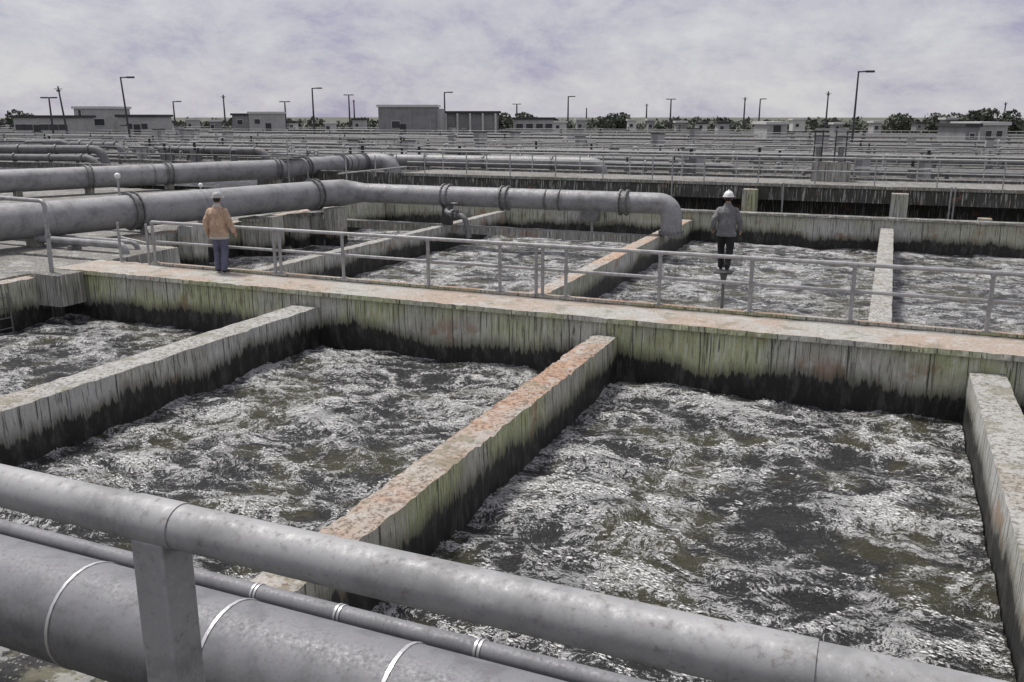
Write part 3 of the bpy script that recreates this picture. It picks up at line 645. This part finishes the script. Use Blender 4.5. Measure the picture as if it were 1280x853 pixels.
# ------------------------------------------------------------------ lamps and masts on the skyline
def lamp(px, ytop, ph, kind, label, zb=-.2, lean=0.):
    D = (ph-CAMZ)*1127/(145-ytop); p = atD(px, D, zb); h = ph-zb
    t = empty('street_lamp' if kind != 'mast' else 'mast', p, label, 'lamp' if kind != 'mast' else 'mast', 'lamps and masts on the skyline', YAW)
    r = .07 + D*.00065
    MB().tube([(-lean, 0, h), (0, 0, 0)], [r*.7, r*1.15], 8).build('pole', M['lamp'], t, True)
    if kind == 'arm':
        MB().tube([(-lean, 0, h-.1), (-lean+1.1, 0, h-.02)], r*.6, 6).build('arm', M['lamp'], t); MB().box(-lean+.9, -lean+2.0, -.2, .2, h-.18, h+.08).build('lamp_head', M['lamp'], t, bevel=.05)
    elif kind == 'tee':
        for s_ in (-1, 1): MB().box(-lean+s_*.25 if s_ > 0 else -lean-1.3, -lean+1.3 if s_ > 0 else -lean-.25, -.2, .2, h-.2, h+.02).build('lamp_head', M['lamp'], t)
        MB().box(-lean-.3, -lean+.3, -.06, .06, h-.12, h-.04).build('arm', M['lamp'], t)
    elif kind == 'mast':
        MB().box(-lean-.7, -lean+.7, -.06, .06, h-.5, h-.4).build('cross_arm', M['lamp'], t); MB().box(-lean-.25, -lean+.25, -.2, .2, h-.9, h-.6).build('box', M['lamp'], t)
    return t
for a in ((160, 98, 9, 'arm', 'tall dark single-arm lamp leaning slightly near the left, behind the pale block building', -.2, .5), (82, 109, 8.5, 'mast', 'dark leaning mast with crossarm left of the pale block building', -.2, .7),
          (64, 122, 6.5, 'tee', 'double-headed lamp left of the leaning mast'), (218, 127, 7, 'arm', 'small distant lamp above the tree line, left of the skyline mast pair', ), (281, 119, 9, 'mast', 'thin dark post between the small lamp and the light box building', ),
          (357, 127, 7, 'tee', 'double-headed lamp just right of the light box building'), (392, 111, 9, 'arm', 'single-arm lamp left of the middle of the tree line'), (437, 119, 9, 'tee', 'double-headed lamp left of the flat grey building'), (443, 125, 9, 'mast', 'thin mast right beside the double-headed lamp near the flat grey building'),
          (556, 116, 9, 'arm', 'single-arm lamp at the joint of the flat grey building and its colonnade'), (646, 130, 7, 'tee', 'double-headed lamp right of the colonnade'), (710, 121, 9, 'arm', 'single-arm lamp in the middle of the photo skyline'), (733, 135, 8, 'mast', 'faint short mast right of the middle single-arm lamp'),
          (808, 130, 8, 'mast', 'short thin mast near the round tree clump'), (838, 124, 8, 'tee', 'double-headed lamp right of the round tree clump'), (930, 122, 9, 'mast', 'thin mast left of the right-hand single-arm lamp'), (949, 124, 9, 'arm', 'single-arm lamp above the steep divider'),
          (1033, 115, 9, 'mast', 'tall thin mast above the gate machine'), (1068, 91, 9, 'arm', 'tall single-arm lamp at the right, tallest on that side'), (1255, 128, 8, 'mast', 'thin mast near the right edge among the trees')):
    lamp(*a)

# ------------------------------------------------------------------ buildings
def building(name, px0, px1, ytop, D, label, wall='bwall', roof='broof', wins=(), door=None, dep=8, zb=-.3, cat='building', over=.3):
    p = atD((px0+px1)/2, D, zb); w = (px1-px0)/1127*D; h = CAMZ + (145-ytop)/1127*D - zb
    t = empty(name, p, label, cat, None, YAW)
    MB().box(-w/2, w/2, 0, dep, 0, h).build('wall', M[wall], t)
    MB().box(-w/2-over, w/2+over, -over, dep+over, h+.003, h+.45).build('roof', M[roof], t)
    for (fx, fz, fw, fh_) in wins:
        o = MB().box((fx-.5)*w-fw/2-.1, (fx-.5)*w+fw/2+.1, -.08, -.003, fz*h-.1, fz*h+fh_+.1).build('window', M['broof'], t); MB().box((fx-.5)*w-fw/2, (fx-.5)*w+fw/2, -.12, -.083, fz*h, fz*h+fh_).build('pane', M['glass'], o)
    if door: MB().box((door-.5)*w-.6, (door-.5)*w+.6, -.1, -.004, 0, 2.3).build('door', M['bdark'], t)
    return t, w, h
t, w, h = building('pump_house', 473, 545, 134, 178, 'large flat grey windowless building with a bright roof edge on the skyline', 'bwall2', 'broof', ((.3, .28, 1.6, 1.3),), .42)
for fx in (-.35, .05, .4): MB().box(fx*w-.05, fx*w+.05, -.06, -.004, .1, h-.2).build('pilaster', M['bwall'], t)
MB().box(w/2+.02, w/2+1.2, .5, 7, 0, h-.3).build('stair_bay', M['bwall'], t)
t, w, h = building('open_shed', 556, 622, 141.5, 186, 'lower colonnaded building with a thin dark roof right of the flat grey building', 'bwall2', 'bdark', (), None, 10, over=.6)
for fx in (-.48, -.26, -.02, .22, .46): MB().tube([(fx*w, -.5, 0), (fx*w, -.5, h)], .22, 8).build('column', M['broof'], t)
building('block_building', 93, 141, 136, 175, 'pale square two-storey block building at the left of the skyline', 'bwall', 'broof', ((.15, .7, .5, 1.4), (.6, .4, 2.5, 1.2)), .3)
building('flat_roofed_shed', 16, 91, 147, 160, 'long low shed with a flat dark-edged roof and windows at the far left', 'bwall', 'bdark', [(f, .4, 1.6, 1.) for f in (.1, .24, .5, .66, .82)], .38)
building('low_annexe', 146, 194, 146, 170, 'low pale annexe right of the leaning single-arm lamp', 'bwall', 'bdark', ((.3, .4, 1.2, 1.), (.7, .4, 1.2, 1.)), .5)
building('box_building', 311, 345, 142, 200, 'plain light box building left of centre above the pipe rows', 'bwall', 'broof', ((.3, .5, 1.2, 1.),), .7)
building('dark_shed', 290, 309, 144, 205, 'small dark shed adjoining the light box building', 'bwall2', 'bdark', ((.5, .5, 1.2, 1.),))
building('low_workshop', 642, 692, 149, 195, 'low pale workshop with a row of windows right of the colonnade', 'bwall', 'bdark', [(f, .4, 1.5, 1.) for f in (.15, .4, .65, .88)], None)
building('dark_hut', 1210, 1226, 158, 120, 'small dark hut below the trees at the right edge', 'bwall2', 'bdark', ((.5, .4, .6, .6),))
building('pale_hut', 1228, 1262, 156, 125, 'pale low hut beside the small dark hut at the right edge', 'bwall', 'broof', ((.3, .4, .8, .8), (.7, .4, .8, .8)))
for k, px in enumerate((205, 240, 268, 365, 410, 448, 700, 725, 790, 815, 850, 880, 905, 1000, 1050, 1100, 1150, 1190)):
    D = random.uniform(185, 240); t, w, h = building('equipment_hut', px-random.uniform(3, 9), px+random.uniform(3, 9), random.uniform(149, 155), D, 'tiny equipment hut standing in front of the distant trees', random.choice(('bwall', 'bwall2', 'broof')), random.choice(('bdark', 'broof')), ((.35, .4, .8, .8),), None, 3); t['group'] = 'equipment huts before the distant trees'; t['category'] = 'hut'
building('service_block', 960, 985, 155, 150, 'low pale block in the tree shade left of the tall thin mast', 'bwall', 'broof', (), .5)

# ------------------------------------------------------------------ trees
def clump(b, c, rx_, rz_, n, s):
    for _ in range(n):
        a = random.uniform(0, 2*math.pi); q = random.uniform(-1, 1); rr = random.uniform(.55, 1.)**.5
        x = c[0]+rx_*rr*math.sqrt(1-q*q)*math.cos(a); y = c[1]+rx_*rr*math.sqrt(1-q*q)*math.sin(a); z = c[2]+rz_*rr*q
        u = Vector((random.gauss(0,1), random.gauss(0,1), random.gauss(0,1))).normalized(); w = u.cross(Vector((random.gauss(0,1), random.gauss(0,1), random.gauss(0,1)))).normalized()
        k = s*random.uniform(.5, 1.3); p = Vector((x, y, z))
        b.add([p-u*k, p+w*k*.7, p+u*k, p-w*k*.7], [(0, 1, 2, 3)])
def tree(px, D, top, w, label, group='trees on the skyline', zb=-3.4):
    p = atD(px, D, zb); h = top-zb; t = empty('tree', p, label, 'tree', group)
    MB().tube([(0,0,0), (.2,.1,h*.4), (.1,0,h*.75)], [.35, .25, .08], 7).build('trunk', M['bark'], t, True)
    b = MB()
    for k in range(7): clump(b, (random.uniform(-.3, .3)*w, random.uniform(-.3, .3)*w, h*random.uniform(.45, .82)), w*.3, h*.2, 130, .45)
    b.build('crown', M['leaf'], t)
wd = MB()
for k in range(300):
    px = random.uniform(-60, 1340); D = random.uniform(300, 380); p = atD(px, D); hh = random.uniform(3.6, 6.3)
    clump(wd, (p.x, p.y, -3.4+hh*.55), random.uniform(3, 5.5), hh*.5, 70, 1.0)
tag(wd.build('woodland', M['leaf']), 'low dark band of distant trees along the horizon', 'woodland', kind='stuff')
for px, D, top, w, lb in ((758, 260, 4.2, 7, 'left of the three rounded trees right of the middle lamp'), (769, 265, 4.6, 8, 'middle and tallest of the three rounded trees right of the middle lamp'), (781, 262, 4.0, 6, 'right of the three rounded trees right of the middle lamp'),
                          (1211, 190, 5.0, 6, 'dark tree just right of the tallest right-hand lamp, leftmost of the right-edge trees'), (1224, 195, 4.5, 7, 'broad dark tree in the middle of the right-edge trees'), (1240, 190, 5.2, 6, 'dark tree rightmost of the group near the right edge'),
                          (28, 220, 5.5, 8, 'pale distant tree beyond the flat shed at the far left'), (1265, 200, 4.8, 7, 'tree at the extreme right edge'), (1180, 240, 4.5, 9, 'rounded tree between the tall right-hand lamp and the right-edge trees'), (1130, 250, 4.3, 9, 'rounded tree just right of the tall right-hand lamp'),
                          (625, 240, 4.6, 6, 'small tree at the right end of the colonnade'), (655, 250, 4.4, 8, 'small tree behind the low workshop')):
    tree(px, D, top, w, lb)

# ------------------------------------------------------------------ foreground: rail, duct, small pipe
yR, zR = .915, 2.90
t = empty('near_handrail', (0, yR, 1.85), 'thick weathered aluminium handrail crossing the foreground on square posts', 'railing')
rb = MB()
nseg = 120; pts = [(-4+8*i/nseg, 0, zR-1.85) for i in range(nseg+1)]
rb.tube(pts, .0345, 40).build('top_rail', M['near'], t, True)
def xr_(px, py):
    return atY(px, py, yR).x
for px, py in ((200, 660), (967, 830), (-700, 480)):
    x = xr_(px, py)
    MB().box(x-.031, x+.031, -.031, .031, 0, zR-1.85-.02).build('post', M['near'], t, True, bevel=.004)
    MB().tube([(x-.045, 0, zR-1.85), (x+.045, 0, zR-1.85)], .0365, 32).build('weld_collar', M['near'], t, True)
    MB().box(x-.08, x+.08, -.07, .07, 0.002, .012).build('foot_plate', M['near'], t, bevel=.002)
yB, zB, rB = 2.87, .985, .27
t = empty('duct_pipe', (0, yB, zB), 'wide dull grey duct with thin bright bands at the bottom left corner', 'pipe')
MB().tube([(-12+.2*i, 0, 0) for i in range(91)], rB, 64).build('duct', M['bigpipe'], t, True)
x = -3.6-.93*6
for k in range(9):
    ring((x, 0, 0), (1, 0, 0), rB+.006, .018).build('band', M['strap'], t, True)
    sd_ = MB().box(x+.4, x+.5, -.2, .2, -zB+.002, -rB+.05); 
    if k % 2 == 0: sd_.build('stand', M['flange'], t)
    x += .93
t = empty('conduit_pipe', (0, 3.33, 1.02), 'slim grey pipe running along the far side of the wide duct in the foreground', 'pipe')
MB().tube([(-12+.2*i, 0, 0) for i in range(91)], .052, 28).build('pipe_run', M['bigpipe'], t, True)
for px in (322, 425, 598, 870, -200):
    x = atY(px, 680+px*.27-10 if px > 0 else 600, 3.33).x
    for d in (0, .022): ring((x+d, 0, 0), (1, 0, 0), .057, .012).build('clip', M['strap'], t, True)

# ------------------------------------------------------------------ footplate on a post, added to hold up the second worker
mA = at(278, 341, 0); mB = at(905, 339, 0)
t = empty('added_stand', (mB.x, mB.y, -2.2), 'small dark post-mounted footplate added under the grey-jacketed worker', 'stand')
MB().box(-.2, .2, -.26, .26, 2.165, 2.197).build('footplate', M['dark'], t, bevel=.004)
MB().tube([(0, 0, 0), (0, 0, 2.164)], .038, 10).build('post', M['flange'], t, True)
MB().tube([(0, 0, 1.9), (0, 0, 2.163)], [.038, .10], 10).build('bracket', M['flange'], t, True)

# ------------------------------------------------------------------ people
def fuse(name, mb, m, parent, vox=.011, sm=6):
    o = mb.build(name, m, parent); 
    q = o.modifiers.new('r', 'REMESH'); q.mode = 'VOXEL'; q.voxel_size = vox
    q = o.modifiers.new('s', 'SMOOTH'); q.iterations = sm; q.factor = .5
    dg = bpy.context.evaluated_depsgraph_get(); dg.update(); ev = o.evaluated_get(dg)
    me = bpy.data.meshes.new_from_object(ev); o.modifiers.clear(); o.data = me; me.shade_smooth(); return o
def person(loc, rz, label, jacket, trousers, hat, pose, H=1.0):
    t = empty('person', loc, label, 'person', None, rz); t.scale = (H, H, H)
    P = pose; b = MB()
    b.loft([(0,0,.86,.13,.10),(0,0,.95,.165,.115),(0,0,1.08,.14,.10),(0,.0,1.25,.165,.115),(0,0,1.38,.175,.11),(0,0,1.455,.12,.08),(0,.005,1.5,.06,.06),(0,.015,1.56,.053,.055)])
    # head: skull, jaw, nose, ears
    hx, hy = P.get('head', (0, .03))
    b.ball((hx, hy, 1.655), .075, .095, .105); b.loft([(hx, hy+.02, 1.555, .035, .045), (hx, hy+.025, 1.60, .055, .07), (hx, hy+.015, 1.65, .065, .085)]); b.tube([(0, .01, 1.5), (hx, hy-.005, 1.62)], .052, 12)
    b.tube([(hx, hy+.095, 1.66), (hx, hy+.118, 1.632)], [.010, .016], 8)
    for s_ in (-1, 1): b.ball((hx+s_*.078, hy-.005, 1.65), .014, .022, .034)
    for s_ in (0, 1):
        sh = Vector(((-1, 1)[s_]*.165, 0, 1.38)); elb, wr = P['arm'][s_]; kn, an, toe = P['leg'][s_]; elb, wr, kn, an, toe = map(Vector, (elb, wr, kn, an, toe))
        b.tube([sh, elb, wr], [.055, .042, .028], 12); b.ball(sh+Vector((0, 0, -.02)), .045, .05, .045)
        hp = Vector(((-1, 1)[s_]*.09, 0, .9)); b.tube([hp, (hp+kn)/2, kn, (kn*.6+an*.4), an], [.09, .078, .055, .054, .038], 14); b.tube([an, toe], [.04, .032], 10)
        # hand: palm, four curled fingers, thumb
        dn = (wr-elb).normalized(); sd = Vector(((-1, 1)[s_]*1., 0, 0)); fwd = Vector((0, 1, 0)); fwd = (fwd - dn*fwd.dot(dn)).normalized()
        pm = wr+dn*.085
        b.tube([wr, wr+dn*.04, pm], [.026, .034, .036], 10)
        for f in range(4):
            o0 = pm + fwd*(.027-.018*f) - dn*.01; ll = (.036, .042, .039, .03)[f]
            b.tube([o0, o0+dn*ll, o0+dn*ll*1.75-sd*.014, o0+dn*ll*2.1-sd*.032], [.0095, .009, .0085, .007], 8)
        o0 = wr+dn*.03+fwd*.026; b.tube([o0, o0+dn*.03+fwd*.026, o0+dn*.065+fwd*.03], [.012, .011, .009], 8)
    fuse('body', b, M['skin'], t, .0085, 2)
    # trousers
    b = MB(); b.loft([(0,0,.84,.15,.12),(0,0,.92,.178,.132),(0,0,1.0,.172,.125)])
    for s_ in (0, 1):
        kn, an, toe = map(Vector, P['leg'][s_]); hp = Vector(((-1, 1)[s_]*.09, 0, .9)); cf = an+Vector((0, -.0, -.035))
        b.tube([hp, (hp+kn)/2, kn, (kn+an)/2, cf], [.108, .102, .082, .076, .072], 16)
    fuse('trousers', b, M[trousers], t, .012, 3)
    # boots
    for s_ in (0, 1):
        kn, an, toe = map(Vector, P['leg'][s_]); b = MB()
        b.tube([an+Vector((0,0,.07)), an+Vector((0,-.01,-.02))], [.055, .055], 12); b.tube([an+Vector((0,-.03,-.045)), (an+toe)/2+Vector((0,0,-.012)), toe+Vector((0,.05,-.002))], [.046, .05, .036], 12, ey=.85)
        fuse('boot', b, M['boot'], t, .011, 3)
    # jacket: body and sleeves with folds
    b = MB(); jb = []
    prof = [(.80,.215,.155),(.86,.22,.165),(.93,.205,.155),(1.02,.20,.15),(1.12,.205,.152),(1.24,.215,.155),(1.33,.215,.15),(1.40,.185,.135),(1.45,.14,.11),(1.495,.085,.085),(1.52,.075,.078)]
    for i, (z, a, c) in enumerate(prof):
        k = 1+.035*math.sin(i*2.3); jb.append((.006*math.sin(i*1.7), .0, z, a*k, c*k))
    b.loft(jb, 28)
    for s_ in (0, 1):
        sh = Vector(((-1, 1)[s_]*.165, 0, 1.385)); elb, wr = map(Vector, P['arm'][s_])
        n_ = 9; pts = []; rd = []
        for i in range(n_):
            f = i/(n_-1)*2; q = sh+(elb-sh)*f if f <= 1 else elb+(wr-elb)*(f-1)
            pts.append(q); rd.append((.082-.012*f)*(1+.07*math.sin(i*2.6+s_)))
        b.tube(pts, rd, 16); b.ball(sh, .08, .08, .075)
    j = fuse('jacket', b, M[jacket], t, .012, 3)
    if jacket == 'tan':
        MB().loft([(0,0,.775,.222,.165),(0,0,.80,.228,.172),(0,0,.83,.226,.170)], 28).build('hem', M['hem'], j, True)
    MB().tube([(0,.0,1.49),(0,.005,1.55)], [.088, .07], 16).build('collar', M['hem' if jacket == 'tan' else jacket], j, True)
    MB().loft([(hx, hy-.02, 1.59, .055, .06), (hx, hy-.02, 1.63, .079, .085), (hx, hy-.012, 1.70, .086, .10), (hx, hy-.01, 1.74, .07, .08)], 20).build('hair', M['hair'], t, True)
    # hard hat: shell, ridge, brim with peak
    z = 1.69; b = MB(); rings = [(hx, hy, z-.005, .118, .140), (hx, hy, z+.012, .116, .138)]
    for k in range(1, 9): a = k/8*math.pi/2*.97; rings.append((hx, hy, z+.012+.118*math.sin(a), .110*math.cos(a), .130*math.cos(a)))
    h_ = b.loft(rings, 28).build('hard_hat', M[hat], t, True)
    MB().loft([(hx, hy+.02, z-.008, .13, .165), (hx, hy+.02, z+.002, .128, .162)], 28).build('brim', M[hat], h_, True)
    MB().tube([(hx, hy-.115, z+.05), (hx, hy-.06, z+.115), (hx, hy, z+.135), (hx, hy+.06, z+.12), (hx, hy+.115, z+.055)], .014, 8).build('ridge', M[hat], h_, True)
    for s_ in (-1, 1): MB().ball((hx+s_*.028, hy+.088, 1.672), .012, .008, .008).build('eye', M['white'], t, True)
    return t
pose1 = dict(arm=[((-.275,-.05,1.15), (-.285,.03,.90)), ((.29,-.04,1.15), (.335,.06,.92))], leg=[((-.10,.05,.50), (-.105,.03,.10), (-.13,.15,.04)), ((.10,.01,.50), (.095,-.08,.10), (.13,.03,.04))], head=(0, .045))
pose2 = dict(arm=[((-.285,-.09,1.16), (-.31,.08,.95)), ((.285,-.02,1.15), (.30,.14,.94))], leg=[((-.11,.20,.52), (-.085,.14,.10), (-.10,.27,.045)), ((.10,.0,.50), (.065,-.24,.16), (.08,-.16,.06))], head=(0, .03))
person(mA, R(14), 'worker in tan jacket and blue-grey trousers standing on the walkway', 'tan', 'blue', 'hat', pose1, 1.02)
person(mB, R(6), 'worker in grey jacket, dark trousers and bright white hard hat above the rear basins', 'greycloth', 'black', 'white', pose2, 1.02)

# ------------------------------------------------------------------ put each parent empty at the base of its thing
for o in [o for o in C.objects if o.type == 'EMPTY' and o.parent is None and o.location.length < 1e-6 and o.children]:
    pts = [ch.location + Vector(c) for ch in o.children if ch.type == 'MESH' and ch.rotation_euler.z == 0 for c in ch.bound_box]
    if not pts: continue
    lo = [min(p[i] for p in pts) for i in range(3)]; hi = [max(p[i] for p in pts) for i in range(3)]
    c = Vector(((lo[0]+hi[0])/2, (lo[1]+hi[1])/2, lo[2])); o.location = c
    for ch in o.children: ch.location = ch.location - c
